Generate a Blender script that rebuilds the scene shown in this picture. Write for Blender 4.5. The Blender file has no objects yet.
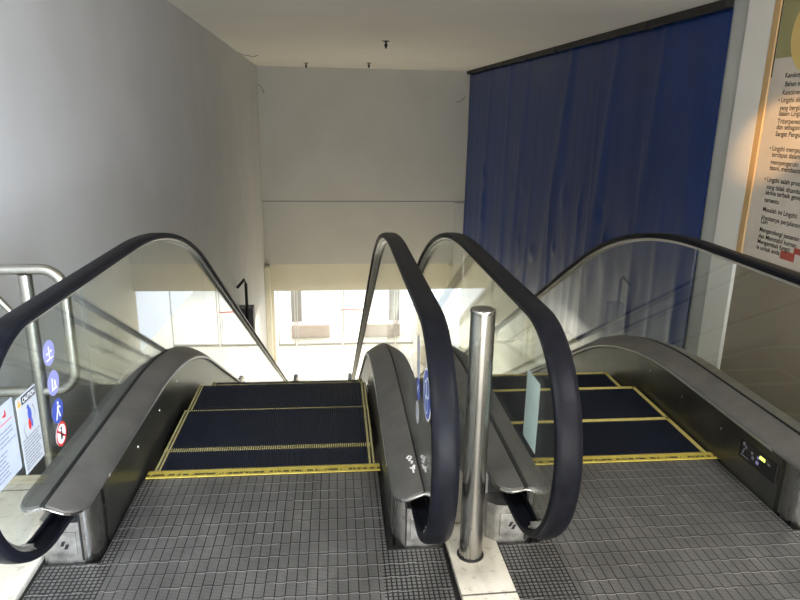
import bpy, bmesh, math, random
from mathutils import Vector, Matrix
random.seed(7)
S = bpy.context.scene
COL = S.collection
PI = math.pi

# ------------------------------------------------------------------ camera
cam = bpy.data.cameras.new('camera'); cam_o = bpy.data.objects.new('camera', cam); COL.objects.link(cam_o)
F_PX, YAW, PITCH, ROLL, CAM_H = 655.1, math.radians(6.9535), math.radians(15.8762), math.radians(0.9766), 1.55
fw = Vector((math.sin(YAW)*math.cos(PITCH), math.cos(YAW)*math.cos(PITCH), -math.sin(PITCH)))
r0 = Vector((math.cos(YAW), -math.sin(YAW), 0)); u0 = r0.cross(fw)
rt = math.cos(ROLL)*r0 + math.sin(ROLL)*u0; up = -math.sin(ROLL)*r0 + math.cos(ROLL)*u0
cam_o.matrix_world = Matrix(((rt.x, up.x, -fw.x, 0), (rt.y, up.y, -fw.y, 0), (rt.z, up.z, -fw.z, CAM_H), (0, 0, 0, 1)))
cam.sensor_width = 36; cam.lens = 36*F_PX/800; cam.clip_start = .02; cam.clip_end = 300
S.camera = cam_o

# ------------------------------------------------------------------ world, lamps, exposure
W = bpy.data.worlds.new('sky'); S.world = W; W.use_nodes = True
bg = W.node_tree.nodes['Background']; bg.inputs['Color'].default_value = (.86, .93, 1, 1); bg.inputs['Strength'].default_value = 1.9
S.view_settings.view_transform = 'Standard'; S.view_settings.look = 'None'
S.view_settings.gamma = 1; S.view_settings.use_curve_mapping = False
S.view_settings.exposure = 0.32

def area(name, loc, size, energy, color, rot=(0, 0, 0)):
    l = bpy.data.lights.new(name, 'AREA'); l.shape = 'RECTANGLE'; l.size, l.size_y = size; l.energy = energy; l.color = color
    o = bpy.data.objects.new(name, l); o.location = loc; o.rotation_euler = rot; COL.objects.link(o); return o
area('landing_ceiling_lamp', (-.9, .2, 2.58), (1.0, .5), 46, (.92, .96, 1))
area('landing_ceiling_lamp', (1.9, .2, 2.58), (1.0, .5), 56, (.98, .98, 1))
area('rear_fill', (1.1, -4.1, 1.1), (5.0, 2.0), 500, (.97, .97, .95), (math.radians(116), 0, 0))  # unseen panel before the rear wall, added to brighten ceiling and walls
sw = area('left_wall_fill', (.35, -.4, 1.0), (.9, 1.1), 36, (.66, .80, 1))  # added bluish lamp for the glow on the left wall; no window there
sw.data.spread = math.radians(75); sw.rotation_euler = (Vector((-1.54, 2.3, .95))-sw.location).to_track_quat('-Z', 'Y').to_euler()
area('lower_bounce_fill', (1.0, 14.2, -2.9), (4.2, 1.6), 240, (1, .94, .83))  # unseen downlight, added so the lower floor bounces warm light upward
area('entrance_daylight', (1.2, 22.5, -1.2), (8, 3.5), 900, (1, .96, .88), (math.radians(-55), 0, 0))
sp = bpy.data.lights.new('added_poster_spot', 'SPOT'); sp.energy = 330; sp.color = (1, .55, .2); sp.spot_size = math.radians(15); sp.spot_blend = .7; sp.shadow_soft_size = .04  # added spot for the warm light patches on the poster; no fitting there
spo = bpy.data.objects.new('added_poster_spot', sp); spo.location = (2.2, 3.2, 2.5); COL.objects.link(spo)
spo.rotation_euler = (Vector((3.85, 5.30, 1.40))-spo.location).to_track_quat('-Z', 'Y').to_euler()

# ------------------------------------------------------------------ materials
def mat(name, color=(.5, .5, .5), rough=.5, metal=0., spec=.5, coat=0.):
    m = bpy.data.materials.new(name); m.use_nodes = True
    b = m.node_tree.nodes['Principled BSDF']
    b.inputs['Base Color'].default_value = (*color, 1); b.inputs['Roughness'].default_value = rough
    b.inputs['Metallic'].default_value = metal; b.inputs['Specular IOR Level'].default_value = spec
    b.inputs['Coat Weight'].default_value = coat
    return m
class NT:
    def __init__(s, m):
        s.m = m; s.t = m.node_tree; s.b = s.t.nodes.get('Principled BSDF')
    def n(s, typ, **kw):
        x = s.t.nodes.new(typ)
        for k, v in kw.items(): setattr(x, k, v)
        return x
    def l(s, a, b): s.t.links.new(a, b)
    def val(s, sock, v):
        if isinstance(v, (int, float)): sock.default_value = v
        else: s.l(v, sock)
    def math(s, op, a, b=0., c=None):
        x = s.n('ShaderNodeMath', operation=op); s.val(x.inputs[0], a); s.val(x.inputs[1], b)
        if c is not None: s.val(x.inputs[2], c)
        return x.outputs[0]
    def coord(s, kind='Object'): return s.n('ShaderNodeTexCoord').outputs[kind]
    def xyz(s, vec):
        x = s.n('ShaderNodeSeparateXYZ'); s.l(vec, x.inputs[0]); return x.outputs
    def noise(s, vec, scale, detail=4, rough=.55):
        x = s.n('ShaderNodeTexNoise'); s.l(vec, x.inputs['Vector']); x.inputs['Scale'].default_value = scale
        x.inputs['Detail'].default_value = detail; x.inputs['Roughness'].default_value = rough; return x.outputs['Fac']
    def mapping(s, vec, scale=(1, 1, 1)):
        x = s.n('ShaderNodeMapping'); s.l(vec, x.inputs[0]); x.inputs['Scale'].default_value = scale; return x.outputs[0]
    def ramp(s, f, stops):
        x = s.n('ShaderNodeValToRGB'); s.val(x.inputs[0], f); e = x.color_ramp.elements
        while len(e) < len(stops): e.new(.5)
        for i, (p, c) in enumerate(stops): e[i].position = p; e[i].color = (*c, 1)
        return x.outputs[0]
    def mix(s, f, a, b):
        x = s.n('ShaderNodeMix', data_type='RGBA'); s.val(x.inputs[0], f)
        for i, v in ((6, a), (7, b)):
            if isinstance(v, tuple): x.inputs[i].default_value = (*v, 1)
            else: s.l(v, x.inputs[i])
        return x.outputs[2]
    def bump(s, h, dist=.01, strength=1.):
        x = s.n('ShaderNodeBump'); x.inputs['Distance'].default_value = dist; x.inputs['Strength'].default_value = strength
        s.l(h, x.inputs['Height']); s.l(x.outputs[0], s.b.inputs['Normal'])
    def color(s, c): s.l(c, s.b.inputs['Base Color'])
    def rough(s, r): s.val(s.b.inputs['Roughness'], r)

def noisy(name, c1, c2, scale, rough=.6, metal=0., bump=0., rr=None, mp=(1, 1, 1), **kw):
    m = mat(name, c1, rough, metal, **kw); t = NT(m)
    v = t.mapping(t.coord(), mp); f = t.noise(v, scale)
    t.color(t.ramp(f, [(.3, c1), (.7, c2)]))
    if rr: t.rough(t.math('MULTIPLY_ADD', f, rr[1]-rr[0], rr[0]))
    if bump: t.bump(f, bump)
    return m

M = {}
M['wall_left'] = noisy('painted_wall', (.53, .525, .52), (.58, .575, .57), 1.3, .55, bump=.003)
M['wall_back'] = noisy('painted_back_wall', (.53, .525, .50), (.58, .575, .55), .9, .6, bump=.003)
M['cream'] = noisy('cream_plaster', (.66, .62, .50), (.72, .68, .56), 1.1, .6, bump=.002)
M['ceiling'] = noisy('ceiling_paint', (.78, .75, .69), (.82, .79, .73), 1.0, .7, bump=.003)
M['rubber'] = noisy('handrail_rubber', (.004, .0045, .007), (.0075, .008, .012), 30, .4, rr=(.36, .48), spec=.10)
M['alu'] = noisy('brushed_aluminium', (.74, .73, .70), (.86, .85, .82), 40, .4, 1., mp=(1, .05, 1))
M['deck'] = noisy('dull_steel_deck', (.17, .165, .158), (.24, .232, .22), 7, .4, .75, rr=(.36, .5))
M['skirt'] = noisy('dark_steel_skirt', (.10, .10, .092), (.17, .167, .15), 5, .3, .9, rr=(.26, .42))
M['steel'] = noisy('polished_steel', (.30, .295, .275), (.42, .41, .39), 14, .25, 1., rr=(.2, .34), mp=(1, 1, .15))
M['steel_worn'] = noisy('worn_steel_plate', (.23, .225, .21), (.5, .49, .46), 22, .4, .8, rr=(.3, .55))
M['tube'] = noisy('satin_steel_tube', (.34, .335, .30), (.42, .41, .37), 10, .32, 1.)
M['black'] = mat('black_plastic', (.008, .008, .009), .5)
M['groove'] = mat('groove_dark', (.012, .012, .013), .6)
M['navy'] = noisy('step_navy', (.012, .016, .032), (.02, .026, .046), 25, .45, .35, rr=(.35, .55))
M['yellow'] = noisy('worn_yellow_paint', (.42, .34, .08), (.54, .45, .16), 30, .5)
M['yellow_pale'] = noisy('faded_yellow_paint', (.30, .26, .10), (.48, .42, .20), 40, .55)
M['white'] = mat('white_paint', (.8, .8, .8), .6)
M['cladding'] = noisy('grey_cladding', (.22, .22, .21), (.28, .28, .27), 3, .5, .3)
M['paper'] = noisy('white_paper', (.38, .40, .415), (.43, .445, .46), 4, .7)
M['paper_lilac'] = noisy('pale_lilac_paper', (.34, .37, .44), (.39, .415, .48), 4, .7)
M['paper_mint'] = noisy('pale_mint_paper', (.70, .81, .81), (.76, .86, .86), 4, .7)
M['ink'] = mat('black_ink', (.02, .02, .022), .6)
M['ink_grey'] = mat('grey_ink', (.16, .16, .19), .6)
M['blue'] = mat('sign_blue', (.055, .085, .38), .45)
M['blue_pale'] = mat('sign_pale_blue', (.27, .27, .55), .45)
M['red'] = mat('sign_red', (.55, .03, .03), .45)
M['amber'] = mat('sign_amber', (.75, .36, .06), .5)
M['skin'] = mat('print_skin', (.6, .42, .34), .6)

# floor tiles: long cream tiles with joints and stains
m = mat('cream_floor_tile', (.6, .56, .48), .3); t = NT(m); v = t.coord(); x, y, z = t.xyz(v)
f1 = t.noise(t.mapping(v, (3, 1.2, 1)), 3.2, 6, .65); f2 = t.noise(v, 38, 3)
c = t.ramp(f1, [(.3, (.56, .52, .43)), (.55, (.72, .675, .58)), (.75, (.78, .74, .66))])
jy = t.math('LESS_THAN', t.math('ABSOLUTE', t.math('SUBTRACT', t.math('FRACT', t.math('MULTIPLY_ADD', y, 1/.4, .0)), .5)), .009)
jx = t.math('LESS_THAN', t.math('ABSOLUTE', t.math('SUBTRACT', t.math('FRACT', t.math('MULTIPLY_ADD', x, 1/.6, .13)), .5)), .004)
j = t.math('MAXIMUM', jx, jy)
c = t.mix(t.math('MULTIPLY', t.math('GREATER_THAN', f2, .62), .35), c, (.25, .22, .18))
t.color(t.mix(j, c, (.10, .085, .07))); t.bump(t.math('MULTIPLY', j, -1.), .002); M['tile'] = m
m = mat('white_lower_tile', (.72, .70, .64), .25); t = NT(m); v = t.coord(); x, y, z = t.xyz(v)
j = t.math('MAXIMUM', *[t.math('LESS_THAN', t.math('FRACT', t.math('MULTIPLY', q, 1/.6)), .012) for q in (x, y)])
t.color(t.mix(j, (.64, .61, .51), (.42, .40, .33))); M['tile_low'] = m

# ribbed landing plate
m = mat('ribbed_landing_aluminium', (.2, .2, .2), .4, .6); t = NT(m); v = t.coord(); x, y, z = t.xyz(v)
def fr(q, pitch, off=0.): return t.math('FRACT', t.math('MULTIPLY_ADD', q, 1/pitch, off))
def line(q, pitch, w, off=0.): return t.math('LESS_THAN', fr(q, pitch, off), w)
border = t.math('GREATER_THAN', t.math('ABSOLUTE', x), .475)
inner = t.math('SUBTRACT', 1., border)
gx = line(x, .0352, .10); gxb = line(x, .0172, .34); cr = line(y, .0068, .40); crb = line(y, .0172, .30)
wob = t.math('MULTIPLY', t.math('GREATER_THAN', fr(x, .0704), .5), .05)
row = t.math('FRACT', t.math('ADD', t.math('MULTIPLY_ADD', y, 1/.0705, .3), wob))
seam_hi = t.math('LESS_THAN', row, .055); seam_lo = t.math('LESS_THAN', t.math('ABSOLUTE', t.math('SUBTRACT', row, .095)), .035)
wear = t.noise(t.mapping(v, (2.2, 1.1, 1)), 2.6, 6, .65); fine = t.noise(v, 60, 3); blot = t.noise(t.mapping(v, (3, 14, 1)), 1.0, 3)
groove = t.math('ADD', t.math('MULTIPLY', gx, inner), t.math('MULTIPLY', t.math('MAXIMUM', gxb, crb), border))
base = t.ramp(wear, [(.3, (.15, .148, .144)), (.55, (.22, .217, .21)), (.78, (.32, .316, .305))])
base = t.mix(t.math('MULTIPLY', t.math('MULTIPLY', cr, inner), .62), base, (.045, .045, .046))
base = t.mix(t.math('MULTIPLY', seam_lo, .75), base, (.025, .025, .026))
base = t.mix(t.math('MULTIPLY', groove, .92), base, (.012, .012, .013))
base = t.mix(t.math('MULTIPLY', seam_hi, t.math('MULTIPLY_ADD', t.math('GREATER_THAN', blot, .5), .55, t.math('MULTIPLY', fine, .4))), base, (.46, .455, .44))
t.color(base)
t.rough(t.math('MULTIPLY_ADD', wear, .25, .30))
h = t.math('SUBTRACT', 1., t.math('MAXIMUM', groove, t.math('MULTIPLY', cr, .45)))
t.bump(h, .003, .6); M['plate'] = m

# tarp
m = mat('blue_tarpaulin', (.016, .034, .14), .4, spec=.26); t = NT(m); v = t.coord()
f = t.noise(t.mapping(v, (1, 1, .25)), 2.2, 5); t.color(t.ramp(f, [(.3, (.010, .033, .145)), (.7, (.014, .044, .20))]))
t.rough(t.math('MULTIPLY_ADD', f, .18, .27)); t.bump(t.noise(t.mapping(v, (1, 9, .6)), 3, 5), .02, .15); M['tarp'] = m

# window glass: straight-through transmission plus Schlick reflection
def glass(name, tint):
    m = bpy.data.materials.new(name); m.use_nodes = True; t = NT(m); nt = m.node_tree; nt.nodes.clear()
    out = nt.nodes.new('ShaderNodeOutputMaterial'); tr = nt.nodes.new('ShaderNodeBsdfTransparent'); gl = nt.nodes.new('ShaderNodeBsdfGlossy')
    tr.inputs[0].default_value = (*tint, 1); gl.inputs['Roughness'].default_value = .0; gl.inputs[0].default_value = (1, 1, 1, 1)
    lw = nt.nodes.new('ShaderNodeLayerWeight'); lw.inputs['Blend'].default_value = .5
    fac = t.math('MULTIPLY_ADD', t.math('POWER', lw.outputs['Facing'], 5.), .96, .04)
    mx = nt.nodes.new('ShaderNodeMixShader'); t.l(fac, mx.inputs[0]); t.l(tr.outputs[0], mx.inputs[1]); t.l(gl.outputs[0], mx.inputs[2])
    t.l(mx.outputs[0], out.inputs['Surface']); return m
M['glass'] = glass('balustrade_glass', (.95, .975, .965))
M['shop_glass'] = glass('shop_glass', (.97, .98, .98))
def emit(name, col, s):
    m = mat(name, col); b = m.node_tree.nodes['Principled BSDF']; b.inputs['Emission Color'].default_value = (*col, 1); b.inputs['Emission Strength'].default_value = s; return m
M['led'] = emit('lit_indicator', (.75, .95, .15), 1.2)

# ------------------------------------------------------------------ mesh builder
class MB:
    def __init__(s): s.v = []; s.f = []; s.mi = []; s.mats = []
    def m(s, key):
        if key not in s.mats: s.mats.append(key)
        return s.mats.index(key)
    def add(s, vs, fs, key):
        o = len(s.v); s.v += [tuple(q) for q in vs]; k = s.m(key)
        for f in fs: s.f.append([i+o for i in f]); s.mi.append(k)
        return s
    def box(s, x0, x1, y0, y1, z0, z1, key, bevel=0.):
        if bevel:
            bm = bmesh.new(); bmesh.ops.create_cube(bm, size=1)
            for v in bm.verts: v.co = Vector(((x0+x1)/2+v.co.x*(x1-x0), (y0+y1)/2+v.co.y*(y1-y0), (z0+z1)/2+v.co.z*(z1-z0)))
            bmesh.ops.bevel(bm, geom=bm.edges[:], offset=bevel, segments=2, affect='EDGES', profile=.5)
            bm.verts.index_update(); s.add([v.co[:] for v in bm.verts], [[v.index for v in f.verts] for f in bm.faces], key); bm.free(); return s
        vs = [(x, y, z) for x in (x0, x1) for y in (y0, y1) for z in (z0, z1)]
        return s.add(vs, [(0, 1, 3, 2), (4, 6, 7, 5), (0, 4, 5, 1), (2, 3, 7, 6), (0, 2, 6, 4), (1, 5, 7, 3)], key)
    def rings(s, R, key, closed=True, caps=True):
        n = len(R[0]); vs = [p for r in R for p in r]; fs = []
        for i in range(len(R)-1):
            for k in range(n if closed else n-1):
                a, b = i*n+k, i*n+(k+1) % n; fs.append((a, b, b+n, a+n))
        if caps and closed: fs.append(tuple(range(n))[::-1]); fs.append(tuple((len(R)-1)*n+k for k in range(n)))
        return s.add(vs, fs, key)
    def tube(s, pts, r, key, n=14):
        pts = [Vector(p) for p in pts]; R = []; ref = None
        for i, p in enumerate(pts):
            d = (pts[min(i+1, len(pts)-1)]-pts[max(i-1, 0)]).normalized()
            if ref is None: ref = d.orthogonal().normalized()
            ref = (ref - d*ref.dot(d)).normalized(); q = d.cross(ref)
            R.append([p+r*(math.cos(2*PI*k/n)*ref+math.sin(2*PI*k/n)*q) for k in range(n)])
        return s.rings(R, key)
    def lathe(s, prof, c, key, n=40, axis='z'):
        R = []
        for r, h in prof:
            ring = []
            for k in range(n):
                a = 2*PI*k/n; u, w = r*math.cos(a), r*math.sin(a)
                ring.append((c[0]+u, c[1]+w, c[2]+h) if axis == 'z' else (c[0]+h, c[1]+u, c[2]+w))
            R.append(ring)
        return s.rings(R, key)
    def prism_x(s, poly, x0, x1, key):
        n = len(poly); vs = [(x0, y, z) for y, z in poly]+[(x1, y, z) for y, z in poly]
        fs = [tuple(range(n)), tuple(range(2*n-1, n-1, -1))]+[(k, k+n, (k+1) % n+n, (k+1) % n) for k in range(n)]
        return s.add(vs, fs, key)
    def prism_z(s, poly, z0, z1, key):
        n = len(poly); vs = [(x, y, z0) for x, y in poly]+[(x, y, z1) for x, y in poly]
        fs = [tuple(range(n)), tuple(range(2*n-1, n-1, -1))]+[(k, k+n, (k+1) % n+n, (k+1) % n) for k in range(n)]
        return s.add(vs, fs, key)
    def sweep(s, path, prof, key, closed=True, caps=True):
        # path: list of (y, z); prof(i, y, z) or list of (x, n): n along the path normal
        R = []; N = len(path)
        for i, (y, z) in enumerate(path):
            a = path[max(i-1, 0)]; b = path[min(i+1, N-1)]; dy, dz = b[0]-a[0], b[1]-a[1]; L = math.hypot(dy, dz) or 1
            ny, nz = -dz/L, dy/L
            P = prof(i, y, z) if callable(prof) else prof
            R.append([(x, y+n*ny, z+n*nz) for x, n in P])
        return s.rings(R, key, closed, caps)
    def build(s, name, parent=None, origin=(0, 0, 0), smooth=None, label=None):
        me = bpy.data.meshes.new(name)
        me.from_pydata([(x-origin[0], y-origin[1], z-origin[2]) for x, y, z in s.v], [], s.f)
        for k in s.mats: me.materials.append(M[k])
        me.polygons.foreach_set('material_index', s.mi)
        bm = bmesh.new(); bm.from_mesh(me); bmesh.ops.recalc_face_normals(bm, faces=bm.faces[:]); bm.to_mesh(me); bm.free()
        if smooth is not None:
            me.polygons.foreach_set('use_smooth', [True]*len(me.polygons)); me.set_sharp_from_angle(angle=math.radians(smooth))
        me.update()
        o = bpy.data.objects.new(name, me); COL.objects.link(o)
        if parent: o.parent = parent
        if label: o['label'] = label
        return o
def tag(o, label, cat, group=None, kind=None):
    o['label'] = label; o['category'] = cat
    if group: o['group'] = group
    if kind: o['kind'] = kind
    return o
def empty(name, loc, rz, label, cat, group=None):
    o = bpy.data.objects.new(name, None); COL.objects.link(o); o.location = loc; o.rotation_euler = (0, 0, rz); o.empty_display_size = .1
    return tag(o, label, cat, group)
def struct(mb, name, **kw):
    o = mb.build(name, **kw); o['kind'] = 'structure'; return o

# ------------------------------------------------------------------ the building
XL, XR, YB, ZC, ZF = -1.54, 3.86, 17.5, 2.63, -5.25
YBACK = -4.2
b = MB(); b.box(XL-.2, XL, YBACK, 20.5, -5.35, 2.75, 'wall_left'); struct(b, 'wall_left')
b = MB(); b.box(XL-.2, XR+.5, YBACK, YB+.3, ZC, ZC+.15, 'ceiling'); struct(b, 'ceiling')
b = MB(); b.box(XL, XR+.3, YB, YB+.3, -.70, ZC, 'wall_back'); b.box(XL, XR+.3, YB+.035, YB+.3, -2.42, -.70, 'wall_back')
b.box(XL, 3.6, YB+.015, YB+.05, -.725, -.70, 'ink_grey'); b.box(3.58, 3.86, YB-.04, YB+.04, -2.42, -.735, 'wall_back', .01); struct(b, 'wall_back')  # dark grey strip stands in for the shadow line below the upper wall
b = MB(); b.box(XL+.03, XR+.3, YB+.09, YB+.3, -3.18, -2.42, 'cream'); b.box(XL, XL+.14, YB-.25, YB+.3, ZF, -2.42, 'cream', .012)
b.box(XL+.14, XL+.20, YB+.09, YB+.3, ZF, -3.18, 'cream'); struct(b, 'trim_1')
# right side: wall behind the tarp, white column, wall carrying the poster
b = MB(); b.box(XR+.06, XR+.3, 6.24, YB+.3, -5.35, ZC, 'cream'); struct(b, 'wall_right')
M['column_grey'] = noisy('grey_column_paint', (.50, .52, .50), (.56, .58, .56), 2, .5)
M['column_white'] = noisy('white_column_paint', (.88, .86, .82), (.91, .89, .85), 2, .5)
M['brown'] = noisy('brown_panel', (.27, .22, .165), (.33, .27, .205), 1.5, .45)
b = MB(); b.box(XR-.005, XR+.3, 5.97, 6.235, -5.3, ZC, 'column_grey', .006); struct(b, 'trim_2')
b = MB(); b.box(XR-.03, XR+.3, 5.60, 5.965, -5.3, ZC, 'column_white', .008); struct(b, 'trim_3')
b = MB(); b.box(XR, XR+.3, YBACK, 5.595, -5.3, ZC, 'brown'); struct(b, 'wall_front_right')
# upper floor (cut where the escalators and the void are)
b = MB()
b.box(XL, XR, YBACK, .62, -.3, 0, 'tile'); b.box(XL, -1.02, .62, 2.72, -.3, 0, 'tile'); b.box(2.06, 2.45, .62, 2.45, -.3, 0, 'tile')
struct(b, 'floor')
b = MB(); b.box(XL, XR+.3, 12.5, 40, ZF-.2, ZF, 'tile_low'); b.box(XL, XR+.06, 2.72, 12.5, ZF-.2, ZF, 'tile_low'); struct(b, 'floor_lower')
b = MB(); b.box(XL-.2, XR+.3, YBACK-.25, YBACK, -.3, ZC, 'wall_back'); struct(b, 'wall_rear_blocker')  # unseen wall, added to keep sky light off the upper landing
b = MB(); b.box(XL-.2, XR+.3, 2.45, 2.72, -5.3, -.31, 'cladding'); struct(b, 'wall_lower_blocker')  # unseen panel, carried down to block sky light leaking in from below
# soffit past the portal
b = MB(); b.box(XL-.2, XR+3, YB+.3, 19.2, -3.18, -3.0, 'ceiling'); struct(b, 'ceiling_lower')

# ------------------------------------------------------------------ escalators
PSI = math.radians(1.1823); CS, SN = math.cos(PSI), math.sin(PSI)
def toW(x, y, z):
    dx, dy = x-.5, y-2.66
    return (.5+dx*CS+dy*SN, 2.66-dx*SN+dy*CS, z)
AL = math.radians(29.2492); TA = math.tan(AL); HT = math.tan(AL/2); Y0 = 2.62; RISE = 5.25
def path(h, dy=0., yn=None, both=True, ystart=None, shift=0.):
    """(y,z) polyline of the line h above the landing level, upper landing -> lower landing"""
    yb = 3.9309+(h-.95)*HT+dy; R = 3.4-(.95-h); t = R*HT; P = []
    y0 = ystart if ystart is not None else 1.9678
    yt = yb-t
    n = 12
    for k in range(n): P.append((y0+(yt-y0)*k/n, h))
    for k in range(25):
        a = AL*k/24; P.append((yt+R*math.sin(a), h-R+R*math.cos(a)))
    yl = yb+RISE/TA; R2 = 1.2+(.95-h); t2 = R2*HT
    ya, za = P[-1]; ybn, zb = yl-t2*math.cos(AL), h-RISE+t2*math.sin(AL)
    for k in range(1, 30): P.append((ya+(ybn-ya)*k/30, za+(zb-za)*k/30))
    for k in range(13):
        a = AL*(1-k/12); P.append((yl+t2-R2*math.sin(a), h-RISE+R2-R2*math.cos(a)))
    return P, yl+t2
YLOW = 14.2      # lower newel centre
RN = .388
def rail_path(H, dy):
    P, ye = path(H, dy)
    up = []
    for k in range(0, 30):                       # inlet -> newel bottom -> newel top (upper end)
        a = PI*(1-k/30); up.append((1.9678-RN*math.sin(a), H-RN+RN*math.cos(a)))
    pre = [(2.16, H-2*RN-.008), (2.06, H-2*RN-.004)]
    lo = [(ye+(YLOW-ye)*k/6, H-RISE) for k in range(1, 6)]
    for k in range(0, 31):
        a = PI*k/30; lo.append((YLOW+RN*math.sin(a), H-RISE-RN+RN*math.cos(a)))
    return pre+up+P+lo+[(YLOW-.12, H-RISE-2*RN-.004)]

def noseline(y):
    R = 1.3; y1 = 3.45; a1 = R*math.sin(AL)
    if y < y1: return 0.
    if y < y1+a1: return -(R-math.sqrt(R*R-(y-y1)**2))
    z = -(R-R*math.cos(AL))-TA*(y-y1-a1)
    zl = -RISE; R2 = 1.6
    # lower transition
    yt = y1+a1+(-(R-R*math.cos(AL))+RISE-(R2-R2*math.cos(AL)))/TA
    if y > yt:
        yc = yt+R2*math.sin(AL)
        return -RISE if y > yc else -RISE+R2-math.sqrt(max(R2*R2-(yc-y)**2, 0))
    return z

def step_mesh(x0, x1, depth, side_mat, both, nose_w, nose_mat, front):
    """tread whose far (nose) edge lies at y=0 and whose top is z=0"""
    b = MB(); n = 96; p = (x1-x0)/n; top, low = -.001, -.009
    b.box(x0, x1, -depth, 0, -.03, low, 'navy')
    for k in range(n):
        xa = x0+p*k+p*.22; xb = x0+p*k+p*.78
        vs = [(xa, -depth, low), (xb, -depth, low), (xb-.0008, -depth, top), (xa+.0008, -depth, top), (xa, 0, low), (xb, 0, low), (xb-.0008, 0, top), (xa+.0008, 0, top)]
        b.add(vs, [(3, 2, 6, 7), (0, 3, 7, 4), (2, 1, 5, 6), (0, 1, 2, 3), (4, 7, 6, 5)], 'navy')
    poly = [(0, -.03), (.0, -.009), (-.004, -.06), (-.02, -.14), (-.05, -.21), (-.07, -.21), (-.04, -.14), (-.024, -.06)]
    b.prism_x([(0, -.009), (0, -.06), (-.015, -.14), (-.05, -.22), (-.07, -.22), (-.035, -.14), (-.02, -.06), (-.02, -.009)], x0, x1, 'navy')
    d = MB()
    for xa, xb in side_mat:
        d.box(xa, xb, -depth, 0, -.009, .0008, nose_mat, 0)
    if nose_w:
        for k in range(n):
            xa = x0+p*k+p*.15; xb = x0+p*k+p*(.85 if nose_w > 0 else .62)
            d.box(xa, xb, -abs(nose_w), .0006, -.006, .0006, nose_mat)
    return b, d

def bool_round(s): return math.sqrt(max(0., 1-(1-s)**2))

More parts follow.
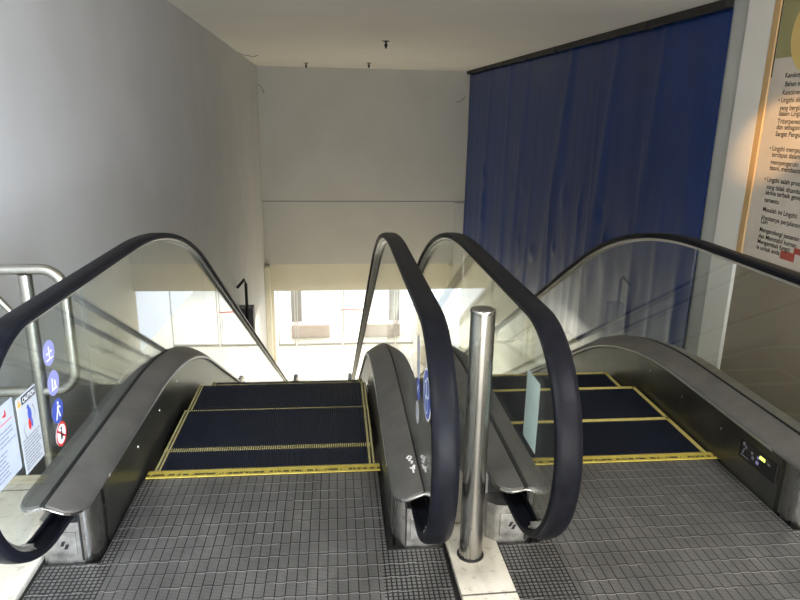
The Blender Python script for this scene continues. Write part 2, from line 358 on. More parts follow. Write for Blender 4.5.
def make_escalator(cx, label, sides, noses, left):
    org = (cx, Y0, 0)
    root = empty('escalator', toW(cx, Y0, 0), -PSI, label, 'escalator', None)
    HW = .527
    def part(b, name, parent=root, **kw): return b.build(name, parent, org, **kw)
    for (xg, sg, H, dy) in sides:
        X = lambda o: xg+sg*o          # o > 0 towards the steps
        rp = rail_path(H, dy)
        # handrail: rubber C profile
        b = MB(); w = .040
        prof = [(-w, -.016), (-w+.002, -.006), (-w+.010, -.0005), (-.018, .002), (.018, .002), (w-.010, -.0005), (w-.002, -.006), (w, -.016), (w-.001, -.026), (w-.010, -.030), (w-.014, -.024), (w-.010, -.014), (-w+.010, -.014), (-w+.014, -.024), (-w+.010, -.030), (-w+.001, -.026)]
        b.sweep(rp, [(X(q), n) for q, n in prof], 'rubber'); hr = part(b, 'handrail', smooth=35)
        b = MB(); b.sweep(rp[6:-8], [(X(q), n) for q, n in [(-.025, -.016), (.025, -.016), (.025, -.031), (.017, -.036), (.017, -.046), (-.017, -.046), (-.017, -.036), (-.025, -.031)]], 'alu')
        part(b, 'handrail_guide', hr, smooth=35)
        # deck
        HD = .312
        dk, ye = path(HD, dy-.07, ystart=2.0)
        TIP = 1.95
        full = [(TIP+.12*(1-math.cos(PI*k/16)), HD) for k in range(8)]+[q for q in dk if q[0] > 2.08]+[(ye+.5, HD-RISE), (YLOW-.05, HD-RISE)]
        OUT = .097
        def dprof(lo, hi, z_edge):
            def f(i, y, z):
                s = min(1., max(0.02, (y-TIP)/.12)); e = bool_round(s); f0 = .42 if hi > 0 else .34
                lo2, hi2 = lo, lo+(hi-lo)*(f0+(1-f0)*e)
                def nn(o): return -(abs(o)/.105)**1.5*z_edge
                P = [(lo2+(hi2-lo2)*k/6, 0) for k in range(7)]
                top = [(X(o), nn(o)) for o, _ in P]
                r = .006*(1 if hi > 0 else -1)
                edge = [(X(hi2+r*.7), nn(hi2)-.006), (X(hi2+r), nn(hi2)-.014), (X(hi2+r*.4), nn(hi2)-.02)]
                bot = [(X(o), nn(o)-.02) for o, _ in P[::-1]]
                return top+edge+bot
            return f
        b = MB(); b.sweep(full, dprof(.009, .105, .055), 'deck'); b.sweep(full, dprof(-.009, -OUT, .022), 'deck')
        d = part(b, 'deck_cover', smooth=40)
        lip = []
        for hi, f0, ze, seq in ((-OUT, .34, .022, range(6, -1, -1)), (.105, .42, .055, range(0, 7))):
            sg2 = 1 if hi > 0 else -1
            for k in seq:
                y, _ = full[k]; e = bool_round(min(1., max(.02, (y-TIP)/.12))); o = sg2*.009+(hi-sg2*.009)*(f0+(1-f0)*e)
                if k == 0: lip.append((X(sg2*.004) if sg2 < 0 else X(o), TIP-.002, HD-.012-(abs(o)/.105)**1.5*ze) if sg2 > 0 else (X(o), TIP-.002, HD-.012-(abs(o)/.105)**1.5*ze))
                else: lip.append((X(o), y-.003, HD-.012-(abs(o)/.105)**1.5*ze))
            if sg2 < 0: lip.append((X(0), TIP-.003, HD-.011))
        b = MB(); b.tube(lip, .0055, 'steel', 8); part(b, 'end_trim', d, smooth=60, label='bright rolled front edge')
        b = MB(); b.sweep([q for q in full if q[0] > TIP-.01], [(X(q), n) for q, n in [(-.0085, -.012), (.0085, -.012), (.0085, -.001), (.0062, -.001), (.0062, -.008), (-.0062, -.008), (-.0062, -.001), (-.0085, -.001)]], 'groove')
        part(b, 'glazing_seal', d)
        # bright rolled edge between deck and skirt
        b = MB(); b.sweep([q for q in full if q[0] > 2.2], [(X(q), n) for q, n in [(.101, -.066), (.111, -.064), (.113, -.072), (.108, -.079), (.101, -.078)]], 'alu'); part(b, 'edge_trim', d, smooth=40)
        # skirt panel
        sk = [q for q in full if q[0] > 2.1]
        b = MB(); R = []
        for y, z in sk:
            zt = z-.07; zb = -.022 if y < 2.62 else max(min(zt-.2, noseline(y)-.16), -RISE-.1)
            if y > 13.6: zb = max(zb, -RISE+.001)
            R.append([(X(.101), y, zb), (X(.101), y, zt), (X(.095), y, zt), (X(.095), y, zb)])
        b.rings(R, 'skirt'); skp = part(b, 'skirt_panel')
        for y in (2.62, 2.98, 3.34):
            b = MB(); b.lathe([(.0001, 0), (.006, 0), (.006, .002), (.0001, .003)], (X(.1012), y, .155), 'alu', 10, 'x'); part(b, 'screw_head', skp)
        # outer cladding + inner body
        b = MB(); R = []
        for y, z in [q for q in full if q[0] > 2.16]:
            zt = z-.035; zb = -.022 if y < 2.74 else z-.95
            if y > 13: zb = max(zb, -RISE+.001)
            R.append([(X(-.095), y, zb), (X(-.095), y, zt), (X(-.08), y, zt), (X(-.08), y, zb)])
        b.rings(R, 'cladding'); part(b, 'outer_cladding')
        # newel base at the upper landing
        b = MB(); xs, xo = .101, -.094
        base = [(X(xs-.004), 2.34), (X(xs-.004), 2.20)]
        for k in range(7): a = k/6*PI/2; base.append((X(xs-.004-.04*(1-math.cos(a))), 2.15-.068*math.sin(a)))
        base += [(X(.03), 2.078), (X(-.03), 2.073), (X(-.065), 2.08), (X(xo), 2.105), (X(xo), 2.34)]
        b.prism_z(base, -.022, .155, 'steel_worn')
        nb = part(b, 'newel_base', smooth=40)
        b = MB(); pl = [(X(xs), 2.20)]
        for k in range(9): a = k/8*PI/2; pl.append((X(xs-.045*(1-math.cos(a))), 2.145-.07*math.sin(a)))
        pl += [(X(xs-.046), 2.10), (X(xs-.012), 2.16), (X(xs-.012), 2.20)]
        b.prism_z(pl, -.022, .236, 'steel'); part(b, 'corner_post', nb, smooth=50, label='polished steel corner post')
        b = MB(); bx = sorted((X(xs-.05), X(xo+.012)))
        b.box(bx[0], bx[1], 2.16, 2.33, .157, .245, 'groove', .004)
        bx = sorted((X(.048), X(.053))); b.box(bx[0], bx[1], 2.0745, 2.2, .003, .236, 'groove')
        part(b, 'handrail_inlet', nb)
        b = MB(); bx = sorted((X(.035), X(-.05))); b.box(bx[0], bx[1], 2.069, 2.078, .03, .12, 'steel_worn', .002)
        for q in (0, .012):
            x_ = (bx[0]+bx[1])/2-.012+q; b.add([(x_, 2.0685, .068-q), (x_+.012, 2.0685, .068-q), (x_+.02, 2.0685, .088-q), (x_+.008, 2.0685, .088-q)], [(0, 1, 2, 3)], 'black')
        part(b, 'inlet_plate', nb, label='worn steel plate with two slanted black marks')
        # lower newel base
        b = MB(); bx = sorted((X(.1), X(-.085))); b.box(bx[0], bx[1], YLOW-.5, YLOW-.1, -RISE+.001, -RISE+.24, 'steel_worn', .01); part(b, 'newel_base')
        # glass panels
        top = [q for q in rp]
        th = .005
        P, ye2 = path(H-.03, dy)
        dP = path(HD-.012, dy-.07, ystart=2.05)[0]
        def interp(PP, y):
            for (a, za), (c_, zc) in zip(PP, PP[1:]):
                if a <= y <= c_: return za+(zc-za)*(y-a)/max(c_-a, 1e-9)
            return PP[-1][1] if y > PP[-1][0] else PP[0][1]
        seams = [2.47 if left else 3.22, 4.68, 6.2, 7.7, 9.2, 10.7, 12.2]
        # newel panel
        rr = RN-.032; poly = [(1.9678-rr*math.sin(PI*k/32), H-RN+rr*math.cos(PI*k/32)) for k in range(27)]
        poly += [(2.02, H-RN-rr+.11), (2.06, HD-.012)]
        y1 = seams[0]-.002
        poly += [(y1, interp(dP, y1))]+[(y1+(1.9678-y1)*k/6, interp(P, y1+(1.9678-y1)*k/6)) for k in range(0, 6)]
        b = MB(); b.prism_x(poly, xg-th, xg+th, 'glass'); part(b, 'glass_panel')
        edges = seams+[YLOW]
        for a, c_ in zip(edges, edges[1:]):
            a += .002; c_ -= .002; ys = [a+(c_-a)*k/16 for k in range(17)]
            poly = [(y, interp(P+[(YLOW, H-.03-RISE)], y)) for y in ys]+[(y, interp(dP+[(YLOW, HD-.012-RISE)], y)) for y in ys[::-1]]
            b = MB(); b.prism_x(poly, xg-th, xg+th, 'glass'); part(b, 'glass_panel')
    # comb plate
    xl, xr = cx-.513, cx+.513
    b = MB(); b.box(xl, xr, 2.612, 2.668, .0005, .006, 'comb_yellow', .002); cp = part(b, 'comb_plate', label='yellow comb plate with worn black marks')
    b = MB(); n = 96
    for k in range(n):
        x = xl+(xr-xl)*(k+.1)/n; b.add([(x, 2.667, .0045), (x+.0065, 2.667, .0045), (x+.0065, 2.667, .0005), (x, 2.667, .0005), (x+.002, 2.69, -.002), (x+.0045, 2.69, -.002)], [(0, 1, 5, 4), (3, 4, 5, 2), (0, 4, 3), (1, 2, 5), (0, 3, 2, 1)], 'yellow_pale')
    part(b, 'comb_teeth', cp)
    # steps
    yn = noses[0]; k = 0; cache = {}
    s0, s1 = cx-.495, cx+.495
    while yn < 13.3:
        depth = yn-2.68 if k == 0 else (noses[k]-noses[k-1] if k < len(noses) else .40)
        z = noseline(yn) if k < len(noses)+1 or True else 0
        key = round(depth, 3)
        if key not in cache:
            if left: sm = [(s0+.004, s0+.012), (s0+.02, s0+.028), (s1-.012, s1-.004), (s1-.03, s1-.02)]; cache[key] = step_mesh(s0, s1, depth, sm, True, -.03 if k == 0 else -.006, 'yellow_pale', False)
            else: sm = [(s1-.024, s1-.002), (s0+.002, s0+.024)]; cache[key] = step_mesh(s0, s1, depth, sm, True, 0, 'yellow', False)
            if not left:
                d = cache[key][1]; d.box(s0, s1, -.022, .0008, -.009, .0008, 'yellow')
            st = cache[key][0].build('step'); dm = cache[key][1].build('demarcation_line')
            st.parent = root; dm.parent = st; cache[key] = (st, dm)
            # vertices are in world-like x; move to root-local
            for o in (st, dm): o.data.transform(Matrix.Translation((-cx, 0, 0)))
        else:
            a, c_ = cache[key]; st = a.copy(); COL.objects.link(st); st.parent = root; dm = c_.copy(); COL.objects.link(dm); dm.parent = st
        st.location = (0, yn-Y0, z)
        k += 1; yn = noses[k] if k < len(noses) else yn+.40
    return root

m = noisy('comb_yellow_worn', (.48, .36, .04), (.62, .49, .07), 26, .5); t = NT(m); v = t.coord(); x, y, z = t.xyz(v)
wn = t.noise(t.mapping(v, (60, 20, 1)), 1.0, 3, .6); wl = t.noise(t.mapping(v, (5, 1, 1)), 1.0, 2)
band = t.math('LESS_THAN', t.math('ABSOLUTE', t.math('SUBTRACT', y, .012)), .008)
mk = t.math('MULTIPLY', band, t.math('MULTIPLY', t.math('GREATER_THAN', wn, .47), t.math('GREATER_THAN', wl, .40)))
t.color(t.mix(mk, t.ramp(t.noise(v, 26), [(.3, (.36, .28, .04)), (.7, (.50, .41, .08))]), (.05, .04, .015))); M['comb_yellow'] = m

CXL, CXR = -.268, 1.336
esc_l = make_escalator(CXL, 'left escalator, going down between the grey wall and the steel bollard', [(-.900, 1, .9548, 0.), (.3533, -1, .9548, 0.)], [2.88, 3.30, 3.70], True)
esc_r = make_escalator(CXR, 'right escalator, going down between the steel bollard and the blue tarpaulin', [(.7059, 1, .9548, 0.), (1.945, -1, .94, .07)], [3.06, 3.475, 3.88], False)

# control panel on the right skirt
b = MB(); b.box(1.8375, 1.8440, 2.25, 2.50, .088, .172, 'black', .002)
cpn = b.build('control_panel', esc_r, (CXR, Y0+.038, -.02), label='black control panel with pictograms and lit green light')
b = MB(); b.box(1.8362, 1.8376, 2.325, 2.36, .146, .160, 'led'); b.build('indicator_light', cpn, (CXR, Y0+.038, -.02), label='lit yellow green indicator')
b = MB()
for y0, y1, z0, z1 in [(2.465, 2.478, .15, .165), (2.45, 2.462, .14, .155), (2.462, 2.47, .128, .137), (2.468, 2.476, .112, .124), (2.43, 2.485, .1, .104), (2.405, 2.418, .138, .148), (2.395, 2.41, .118, .132), (2.29, 2.31, .145, .152)]:
    b.box(1.8366, 1.8376, y0, y1, z0, z1, 'ink_grey')
for y0, y1, z0, z1 in [(2.36, 2.375, .138, .15), (2.362, 2.38, .112, .126)]: b.box(1.8366, 1.8376, y0, y1, z0, z1, 'blue_pale')
b.build('panel_pictograms', cpn, (CXR, Y0+.038, -.02))

# ------------------------------------------------------------------ landing plates
for cx, lab, x0, x1 in ((-.268, 'ribbed metal landing plate at the head of the left escalator', -.978, .440), (1.336, 'ribbed metal landing plate at the head of the right escalator', .640, 2.055)):
    r = empty('landing_plate', toW(cx, 2.0, 0), -PSI, lab, 'floor plate')
    for i, (y0, y1) in enumerate(((.64, 1.40), (1.405, 2.060), (2.063, 2.611))):
        if i == 2: x0, x1 = cx-.520, cx+.500
        b = MB(); b.box(x0, x1, y0, y1, -.022, 0, 'plate', .0015); b.build('plate_section', r, (cx, 2.0, 0))
b = MB(); b.box(-1.2, 2.3, .62, 2.74, -.3, -.024, 'groove'); b.box(.446, .634, .64, 2.74, -.022, .001, 'tile'); o = struct(b, 'floor_middle', origin=(0, 0, 0))

# ------------------------------------------------------------------ bollard
r = empty('bollard', (.52, 2.0077, .001), 0, 'polished stainless steel bollard on the tile strip between the two escalators', 'bollard')
b = MB(); b.lathe([(.0415, .002), (.0415, .928)], (0, 0, 0), 'bollard'if False else 'steel', 40); b.build('post', r, smooth=40)
b = MB(); b.lathe([(.0415, .9285), (.0425, .9295), (.0425, .935), (.0395, .939), (0.001, .940)], (0, 0, 0), 'steel', 40); b.build('cap', r, smooth=40)
b = MB(); b.lathe([(.042, 0), (.049, 0), (.049, .004), (.043, .007)], (0, 0, 0), 'groove', 40); b.build('base_ring', r, smooth=40)

# ------------------------------------------------------------------ barrier beside the left escalator
r = empty('barrier_railing', (-1.25, 2.68, 0), 0, 'satin steel tube barrier between the left escalator and the grey wall', 'railing')
b = MB(); y = 2.68; rad = .0215
xr_ = -1.031; cr_ = .085
pts = [(XL+.005, y, .934)]+[(xr_-cr_+cr_*math.sin(PI/2*k/8), y, .934-cr_+cr_*math.cos(PI/2*k/8)) for k in range(9)]+[(xr_-cr_+cr_*math.cos(PI/2*k/8), y, .414+cr_-cr_*math.sin(PI/2*k/8)) for k in range(9)]+[(XL+.005, y, .414)]
b.tube(pts, rad, 'tube', 16); b.build('tube_frame', r, (-1.25, 2.68, 0), smooth=50)
for x in (-1.173, -1.44):
    b = MB(); b.tube([(x, y, .002), (x, y, .914)], .026, 'tube', 16); b.lathe([(.05, .001), (.05, .006), (.022, .009)], (x, y, 0), 'tube', 24); b.build('post', r, (-1.25, 2.68, 0), smooth=50)
b = MB(); b.tube([(-1.36, y+.005, .91), (-1.205, y+.005, .70)], .013, 'tube', 12); b.build('brace', r, (-1.25, 2.68, 0), smooth=50)

# ------------------------------------------------------------------ notices and stickers (in the escalator frame)
def text_mesh(txt, size, mat_key, align='LEFT', bold=0.):
    cu = bpy.data.curves.new('t', 'FONT'); cu.body = txt; cu.size = size; cu.align_x = align; cu.offset = bold
    o = bpy.data.objects.new('t', cu); COL.objects.link(o)
    me = bpy.data.meshes.new_from_object(o.evaluated_get(bpy.context.evaluated_depsgraph_get()))
    COL.objects.unlink(o); bpy.data.objects.remove(o)
    V = [v.co.copy() for v in me.vertices]; Fs = [list(p.vertices) for p in me.polygons]; bpy.data.meshes.remove(me)
    return V, Fs
def put_text(b, txt, size, key, fn, bold=0., align='LEFT'):
    V, Fs = text_mesh(txt, size, key, align, bold); b.add([fn(v.x, v.y) for v in V], Fs, key)
def escal_thing(b, name, cx_pt, label, cat, group=None, **kw):
    o = b.build(name, None, cx_pt, **kw); o.location = toW(*cx_pt); o.rotation_euler = (0, 0, -PSI); return tag(o, label, cat, group)
def sub(b, name, parent, cx_pt, **kw): return b.build(name, parent, cx_pt, **kw)
def disc(b, x, y, z, r, key, dx=.0006, sq=1., n=32):
    b.lathe([(.0001, 0), (r, 0), (r, dx), (.0001, dx)], (x, y, z), key, n, 'x')

# left glass, facing the steps (+x side), text reads towards +y
XG = -.8948
PICTO = 'round pictogram stickers on the left glass'
spots = [(2.13, .769, 'blue_pale', 'topmost pale blue pictogram disc of the column on the left glass'), (2.134, .660, 'blue_pale', 'second pale blue pictogram disc from the top on the left glass'),
         (2.137, .556, 'blue', 'deep blue pictogram disc with white walking figure on the left glass'), (2.141, .468, 'white', 'lowest disc of the column, white with red prohibition ring')]
for i, (y, z, key, lab) in enumerate(spots):
    c0 = (XG, y, z); b = MB(); disc(b, XG, y, z, .043, key); o = escal_thing(b, 'pictogram_sticker', c0, lab, 'sticker', PICTO)
    b = MB(); xx = XG+.0008
    def q(pts, key='white'): b.add([(xx, y+u, z+v) for u, v in pts], [tuple(range(len(pts)))], key)
    if i == 0:
        q([(-.004, -.02), (.004, -.02), (.004, .022), (-.004, .022)]); q([(-.022, -.004), (.022, .0), (.022, .006), (-.022, .002)]); q([(-.026, -.024), (.026, -.024), (.026, -.019), (-.026, -.019)])
    if i == 1:
        q([(-.018, -.02), (-.008, -.02), (-.004, .018), (-.012, .02)]); q([(.004, -.02), (.016, -.018), (.014, .008), (.006, .008)]); q([(-.02, -.024), (.022, -.024), (.022, -.018), (-.02, -.018)])
    if i == 2:
        q([(-.008, -.002), (.006, -.004), (.010, .018), (-.002, .018)]); q([(-.022, -.028), (-.013, -.028), (.002, .0), (-.008, 0)]); q([(.0, 0), (.008, 0), (.018, -.026), (.010, -.026)]); q([(.006, .012), (.022, .002), (.024, .007), (.008, .019)])
        b.lathe([(.0001, 0), (.006, 0), (.006, .0003), (.0001, .0003)], (xx, y+.006, z+.027), 'white', 16, 'x')
    if i == 3:
        n = 32; vs = [(xx, y+rr*math.cos(2*PI*k/n), z+rr*math.sin(2*PI*k/n)) for rr in (.034, .043) for k in range(n)]
        b.add(vs, [(k, (k+1) % n, (k+1) % n+n, k+n) for k in range(n)], 'red')
        q([(-.032, .020), (-.027, .026), (.032, -.020), (.027, -.026)], 'red'); q([(-.008, -.02), (.004, -.02), (.008, .012), (-.006, .012)], 'ink'); q([(.004, -.012), (.016, -.012), (.016, -.006), (.006, -.004)], 'ink')
        b.lathe([(.0001, 0), (.006, 0), (.006, .0003), (.0001, .0003)], (xx, y+.002, z+.02), 'ink', 16, 'x')
    sub(b, 'pictogram', o, c0)
# caution notice
def notice(y0, y1, z0, z1, name, lab, key):
    c0 = (XG, y0, z0); b = MB(); b.box(XG, XG+.0007, y0, y1, z0, z1, key); return escal_thing(b, name, c0, lab, 'notice'), c0
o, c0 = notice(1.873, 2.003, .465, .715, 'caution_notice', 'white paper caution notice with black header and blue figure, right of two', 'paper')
xx = XG+.0010; b = MB(); b.add([(xx, 1.905, .683), (xx, 2.0, .683), (xx, 2.0, .709), (xx, 1.905, .709)], [(0, 1, 2, 3)], 'ink')
b.add([(xx, 1.878, .684), (xx, 1.902, .684), (xx, 1.890, .708)], [(0, 1, 2)], 'amber'); sub(b, 'header', o, c0)
b = MB(); put_text(b, 'CAUTION', .0215, 'white', lambda u, v: (XG+.0013, 1.911+u*.86, .6885+v), .0004); sub(b, 'header_text', o, c0)
b = MB()
def ell(cy, cz, ry, rz, key, n=18): b.add([(xx, cy+ry*math.cos(2*PI*k/n), cz+rz*math.sin(2*PI*k/n)) for k in range(n)], [tuple(range(n))], key)
ell(1.94, .664, .008, .007, 'blue'); ell(1.945, .638, .013, .022, 'blue'); ell(1.938, .607, .009, .019, 'red'); ell(1.953, .605, .006, .016, 'blue')
for cy, cz, a0 in ((1.92, .600, 2.4), (1.955, .630, -.7)):
    ps = [(cy+.022*math.cos(a0+t_*.25), cz+.032*math.sin(a0+t_*.25)) for t_ in range(8)]
    for (ya, za), (yb_, zb_) in zip(ps, ps[1:]): b.add([(xx, ya, za), (xx, yb_, zb_), (xx, yb_+.003, zb_+.003), (xx, ya+.003, za+.003)], [(0, 1, 2, 3)], 'ink_grey')
sub(b, 'figure_drawing', o, c0)
def body_lines(b, x, y0, y1, z_top, n, pitch, key, hh=.0045):
    for k in range(n):
        y = y0; z = z_top-pitch*k; end = y1-(random.random()*.03 if k % 3 == 2 else 0)
        while y < end-.008:
            w = random.uniform(.012, .026); w = min(w, end-y); b.add([(x, y, z), (x, y+w, z), (x, y+w, z+hh), (x, y, z+hh)], [(0, 1, 2, 3)], key); y += w+.003
b = MB(); body_lines(b, xx, 1.882, 1.995, .570, 10, .0103, 'ink_grey', .0042); sub(b, 'text_lines', o, c0)
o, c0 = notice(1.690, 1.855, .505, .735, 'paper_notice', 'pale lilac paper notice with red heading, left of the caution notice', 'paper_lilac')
b = MB(); body_lines(b, xx, 1.70, 1.845, .655, 4, .013, 'ink_grey', .004); body_lines(b, xx, 1.70, 1.79, .595, 7, .012, 'ink_grey', .004); sub(b, 'text_lines', o, c0)
b = MB(); b.add([(xx, 1.74, .678), (xx, 1.84, .678), (xx, 1.84, .681), (xx, 1.74, .681)], [(0, 1, 2, 3)], 'red'); ell(1.80, .70, .012, .004, 'red'); ell(1.806, .705, .004, .012, 'red'); sub(b, 'heading', o, c0)
# R1 glass: stickers seen at a grazing angle (facing the left steps)
XG1 = .3533-.0052
lab1 = [(2.190, .746, 'paper', 'uppermost pale round sticker on the glass left of the bollard'), (2.18, .668, 'paper', 'second pale round sticker down on the glass left of the bollard'), (2.172, .59, 'blue', 'blue round sticker on the glass left of the bollard, third down'), (2.185, .492, 'paper', 'lowest pale round sticker on the glass left of the bollard')]
for y, z, key, lab in lab1:
    b = MB(); disc(b, XG1-.0006, y, z, .043, key); o = escal_thing(b, 'pictogram_sticker', (XG1, y, z), lab, 'sticker', 'round stickers on the glass left of the bollard')
    b = MB(); xx = XG1-.0009; n = 4
    for du, dv in ((-.012, .004), (.006, -.012), (-.004, -.02)): b.add([(xx, y+du, z+dv), (xx, y+du+.014, z+dv), (xx, y+du+.014, z+dv+.016), (xx, y+du, z+dv+.016)], [(0, 1, 2, 3)], 'white' if key == 'blue' else 'blue_pale')
    sub(b, 'pictogram', o, (XG1, y, z))
b = MB(); c0 = (XG1, 1.955, .665); disc(b, XG1-.0006, *c0[1:], .088, 'white', n=48); o = escal_thing(b, 'emblem_sticker', c0, 'large round blue and white emblem sticker on the glass left of the bollard', 'sticker')
b = MB(); xx = XG1-.0010
for r0_, r1_, key in ((.0, .082, 'blue'),):
    disc(b, XG1-.0009, *c0[1:], .081, 'blue', .0002, n=48)
for k, (cy, cz, rad_) in enumerate(((0, -.038, .03), (-.02, .03, .036), (.02, .012, .03))):
    n = 28; vs = [(xx-.0004*(k+1), c0[1]+cy+q*math.cos(2*PI*j/n), c0[2]+cz+q*math.sin(2*PI*j/n)) for q in (rad_-.007, rad_) for j in range(n)]
    b.add(vs, [(j, (j+1) % n, (j+1) % n+n, j+n) for j in range(n)], 'paper_mint')
sub(b, 'emblem', o, c0)
# L2 glass: back of a notice
XG2 = .7059+.0054
b = MB(); b.box(XG2, XG2+.0007, 1.908, 2.05, .459, .71, 'paper_mint'); escal_thing(b, 'blank_notice', (XG2, 1.908, .459), 'pale mint blank sheet on the glass right of the bollard', 'notice')
# chalk marks on the deck of R1 (part of that deck's thing)
b = MB()
def stroke(pts, w=.0035):
    for (xa, ya), (xb, yb_) in zip(pts, pts[1:]):
        d = Vector((xb-xa, yb_-ya)); n_ = Vector((-d.y, d.x)).normalized()*w
        zf = lambda x: .3135-(abs(.3533-x)/.105)**1.5*.055
        b.add([(xa-n_.x, ya-n_.y, zf(xa)), (xb-n_.x, yb_-n_.y, zf(xb)), (xb+n_.x, yb_+n_.y, zf(xb)), (xa+n_.x, ya+n_.y, zf(xa))], [(0, 1, 2, 3)], 'white')
stroke([(.322, 2.175), (.312, 2.19), (.324, 2.20), (.33, 2.185), (.318, 2.165), (.33, 2.155), (.325, 2.14)])
stroke([(.318, 2.12), (.322, 2.105), (.334, 2.125), (.330, 2.095)]); stroke([(.326, 2.10), (.326, 2.075)])
b.build('paint_marks', esc_l, (CXL, Y0, 0), label='small white hand painted marks')

# ------------------------------------------------------------------ blue tarpaulin
r = empty('tarpaulin_curtain', (XR, 11.8, 0), 0, 'tall blue tarpaulin hanging in folds along the right side of the void', 'curtain')
ya, yb_, zt, zb_ = 6.215, 17.42, 2.565, -1.70
NY, NZ = 420, 70
kn = [random.uniform(0, 1) for _ in range(200)]
folds = []
for k in range(34): folds.append((ya+(yb_-ya)*((k+random.uniform(.1, .9))/34), random.uniform(.05, .16), random.uniform(.004, .020), random.uniform(-.35, .35), random.uniform(-.5, 1)))
diag = [(10.2, .13, .09, .55), (8.6, .10, .05, .35), (12.4, .12, .05, .3), (7.4, .09, .04, .22), (13.6, .1, .05, .12), (15.2, .1, .05, .1)]
def tx(y, z):
    s = (zt-z)/(zt-zb_); o = 0
    for c_, w, a, sl, ph in folds:
        u = (y-c_-sl*(s-.3)*.8)/w; o += a*math.exp(-u*u)*(.35+.9*max(0, min(1, s*1.1+ph*.2)))
    for c_, w, a, sl in diag:
        u = (y-c_-sl*s*1.4)/(w*(1+1.2*s)); o += a*math.exp(-u*u)
    for cy, cz, ry, rz, a in creases:
        u = ((y-cy)/ry)**2+((z-cz)/rz)**2
        if u < 6: o += a*math.exp(-u)
    o += .03*math.sin(y*2.1+s*1.3)*s
    return XR-.02-o*(.30+.5*min(1, s*1.2))
creases = [(random.uniform(6.6, 15.5), random.uniform(-.9, .4), random.uniform(.05, .16), random.uniform(.1, .3), random.uniform(-.04, .06)) for _ in range(40)]
vs = []; fs = []
for i in range(NY+1):
    for j in range(NZ+1):
        y = ya+(yb_-ya)*i/NY; z = zt+(zb_-zt)*j/NZ
        if j == NZ: z += .05*math.sin(y*3.1)+.03*math.sin(y*7.7)
        if j == 0: z += -.015*abs(math.sin((y-ya)*PI/1.86))
        vs.append((tx(y, z), y, z))
for i in range(NY):
    for j in range(NZ): a = i*(NZ+1)+j; fs.append((a, a+1, a+NZ+2, a+NZ+1))
b = MB(); b.add(vs, fs, 'tarp'); o = b.build('tarpaulin_sheet', r, (XR, 11.8, 0), smooth=70)
md = o.modifiers.new('thickness', 'SOLIDIFY'); md.thickness = .002
b = MB(); b.box(XR-.10, XR-.03, ya-.01, yb_+.03, 2.55, 2.628, 'groove', .004); b.build('hanging_rail', r, (XR, 11.8, 0))
for y in [ya+1.55*k for k in range(1, 8)]:
    b = MB(); b.box(XR-.112, XR-.02, y-.010, y+.010, 2.53, 2.62, 'black', .003); b.build('hanging_clip', r, (XR, 11.8, 0))

# ------------------------------------------------------------------ poster on the right wall
r = empty('poster', (XR-.03, 4.5, .4), 0, 'large health poster with dark text, on the right wall above the handrail', 'poster')
PO = (XR-.03, 4.5, .4)
M['poster'] = noisy('poster_print', (.64, .58, .50), (.70, .64, .56), 1.6, .45)
M['poster_green'] = noisy('poster_green_print', (.30, .30, .14), (.38, .36, .18), 3, .45)
M['poster_yellow'] = noisy('poster_yellow_print', (.70, .50, .16), (.75, .58, .24), 4, .45)
M['poster_red'] = mat('poster_red_print', (.45, .08, .06), .5)
M['wood'] = noisy('orange_wood_strip', (.62, .40, .18), (.70, .48, .24), 8, .4, mp=(1, 1, .1))
PX = XR-.03; Y1 = 5.50
b = MB(); b.box(PX, XR-.001, 3.3, Y1, .37, 2.6, 'poster', .002); bd = b.build('poster_board', r, PO)
b = MB(); b.box(PX-.012, XR-.001, Y1+.001, Y1+.035, .36, 2.6, 'wood', .003); b.box(PX-.006, XR-.001, Y1+.042, Y1+.088, .36, 2.6, 'wood', .003); b.build('edge_strip', r, PO, label='orange brown edge strip')
b = MB(); xx = PX-.0008
b.add([(xx, Y1-.02, 2.05), (xx, 3.3, 2.05), (xx, 3.3, 2.59), (xx, Y1-.02, 2.59)], [(0, 1, 2, 3)], 'poster_green')
xx = PX-.0012; n = 30
b.add([(xx, 5.02+.30*math.cos(2*PI*k/n), 2.22+.32*math.sin(2*PI*k/n)) for k in range(n)], [tuple(range(n))], 'poster_yellow'); b.build('poster_picture', bd, PO)
b = MB(); b.box(PX-.002, PX-.0005, Y1-.016, Y1-.004, 1.90, 2.59, 'ink'); b.build('picture_edge', bd, PO)
lines = [('Kandungan', 5.315, 1.900), ('Bahan ekstrak', 5.30, 1.832), ('Keistimewaan', 5.315, 1.765), ('\u2022 Lingzhi diketahui', 5.35, 1.705), ('yang bergizi', 5.315, 1.643), ('dalam Lingzhi', 5.315, 1.597), ('Triterpenes, adenosin', 5.315, 1.535), ('dan sebagainya', 5.315, 1.488), ('Sangat Penguat', 5.315, 1.432),
 ('\u2022 Lingzhi mempunyai', 5.36, 1.312), ('terdapat dalam menga', 5.315, 1.262), ('mempengaruhi me', 5.315, 1.199), ('tisani, membantu', 5.315, 1.151),
 ('\u2022 Lingzhi salah produk y', 5.36, 1.052), ('yang tidak ditambah', 5.315, .990), ('aktiva terbaik generasi', 5.315, .942), ('tertentu', 5.315, .878),
 ('Masalah ini Lingzhi:', 5.315, .796), ('khasiatnya perjalanan', 5.315, .726), ('Lain', 5.315, .692), ('Mengandungi pesanan', 5.315, .619), ('dan Menstabil kuman', 5.315, .563), ('Mengembali fungsi', 5.315, .514), ('ia untuk anda', 5.315, .464)]
xx = PX-.0016
for txt, y_, z in lines:
    b = MB(); put_text(b, txt, .056, 'ink', lambda u, v: (xx, y_-u*1.02, z-.012+v), .0007); b.build('text_line', bd, PO)
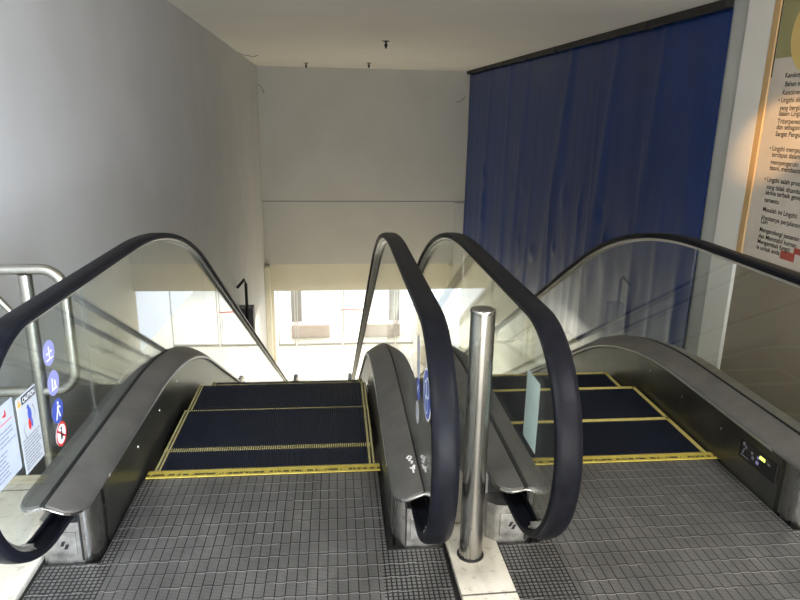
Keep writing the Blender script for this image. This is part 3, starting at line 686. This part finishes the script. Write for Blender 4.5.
for y0, y1, z0, z1 in ((4.60, 4.76, .60, .655), (4.74, 4.85, .50, .55), (4.83, 5.0, .43, .50)):
    b = MB(); b.add([(xx, y0, z0), (xx, y1, z0), (xx, y1, z1), (xx, y0, z1)], [(0, 1, 2, 3)], 'poster_red'); b.build('red_mark', bd, PO, label='red printed block')

# ------------------------------------------------------------------ ceiling and wall bits
for x, y, lab in ((1.03, 10.8, 'nearest dark sprinkler head on the white ceiling'), (1.10, 15.5, 'far dark sprinkler head, right of two near the back wall'), (-.30, 16.0, 'faint far sprinkler head, left of two near the back wall')):
    r = empty('sprinkler', (x, y, ZC), 0, lab, 'sprinkler', 'ceiling sprinkler heads')
    b = MB(); b.lathe([(.055, -.001), (.055, -.008), (.03, -.014)], (0, 0, 0), 'black', 20); b.build('escutcheon', r)
    b = MB(); b.lathe([(.014, -.012), (.016, -.05), (.028, -.052), (.028, -.06), (.012, -.10), (.020, -.104), (.020, -.11)], (0, 0, 0), 'groove', 16); b.build('sprinkler_body', r)
def wire(pts, rad_, lab):
    b = MB(); b.tube(pts, rad_, 'ink_grey', 6); o = b.build('loose_wire', None, pts[0], smooth=60); o.location = pts[0]; tag(o, lab, 'wire', 'loose wires near the ceiling')
wire([(XL+.01, 13.7, 2.62), (XL+.08, 13.9, 2.60), (XL+.14, 14.1, 2.612), (XL+.22, 14.2, 2.59), (XL+.34, 14.0, 2.615)], .006, 'thin loose wire sagging under the left corner of the ceiling')
wire([(XL+.02, YB-.012, 2.20), (XL+.10, YB-.012, 2.12), (XL+.16, YB-.012, 1.98), (XL+.12, YB-.012, 2.05)], .008, 'short loose wire on the back wall near its left corner')
wire([(XR-.12, YB-.012, 2.0), (XR-.20, YB-.012, 1.90), (XR-.34, YB-.012, 1.86)], .008, 'thin wire on the back wall beside the tarpaulin edge')
r = empty('wall_rod', (XL+.02, 13.0, -2.4), 0, 'bent black rod above a dark box low on the left wall', 'fixture')
b = MB(); b.box(XL+.001, XL+.26, 11.72, 12.0, -2.75, -1.93, 'ink_grey', .01); b.build('dark_box', r, (XL+.02, 13, -2.4))
b = MB(); b.tube([(XL+.16, 11.68, -2.6), (XL+.16, 11.68, -1.45), (XL+.14, 11.66, -1.36), (XL+.012, 11.6, -1.50)], .027, 'black', 10); b.build('rod', r, (XL+.02, 13, -2.4), smooth=50)

# ------------------------------------------------------------------ lower level, seen through the portal
M['mull'] = mat('pale_grey_frame', (.55, .55, .54), .4)
M['pillar'] = noisy('pale_pillar', (.27, .26, .26), (.32, .31, .31), 2, .5)
M['pinkish'] = noisy('pale_stone_bench', (.5, .41, .37), (.56, .46, .42), 3, .5)
M['redrail'] = mat('red_rail', (.6, .02, .03), .4)
for i, (x0, x1) in enumerate(((-1.35, -.83), (-.79, .55), (.59, 1.95), (1.99, 3.35))):
    r = empty('glass_door', ((x0+x1)/2, 18.95, ZF), 0, ['narrow glass panel at the left end of the bright lower shopfront', 'glass panel right of the narrow one in the lower shopfront', 'third glass panel of the lower shopfront from the left wall', 'rightmost glass panel of the lower shopfront'][i], 'glass door', 'glass panels of the lower shopfront')
    og = ((x0+x1)/2, 18.95, ZF)
    b = MB(); b.box(x0+.03, x1-.03, 18.945, 18.955, ZF+.06, -3.21, 'shop_glass'); b.build('pane', r, og)
    b = MB()
    for a in ((x0, x0+.03, ZF+.002, -3.19), (x1-.03, x1, ZF+.002, -3.19), (x0+.03, x1-.03, ZF+.002, ZF+.06)): b.box(a[0], a[1], 18.93, 18.97, a[2], a[3], 'mull')
    b.build('door_frame', r, og)
b = MB(); b.box(-1.02, -.68, 20.2, 20.6, ZF+.001, -3.0, 'pillar', .02); tag(b.build('pillar', None, (0, 0, 0)), 'pale square pillar outside the lower shopfront near the left jamb', 'pillar')
b = MB(); b.box(-1.0, .2, 19.6, 20.0, ZF+.001, ZF+.42, 'pinkish', .02); tag(b.build('planter_wall'), 'low pinkish stone wall outside the lower shopfront', 'low wall')
r = empty('red_rail', (1.0, 20.1, ZF), 0, 'thin red rail standing outside the lower shopfront', 'railing')
b = MB(); b.tube([(.55, 20.1, ZF+.75), (2.2, 20.1, ZF+.70)], .025, 'redrail', 10); b.build('bar', r, (1.0, 20.1, ZF))
for x in (.62, 2.1):
    b = MB(); b.tube([(x, 20.1, ZF+.002), (x, 20.1, ZF+.72)], .02, 'mull', 8); b.build('post', r, (1.0, 20.1, ZF))
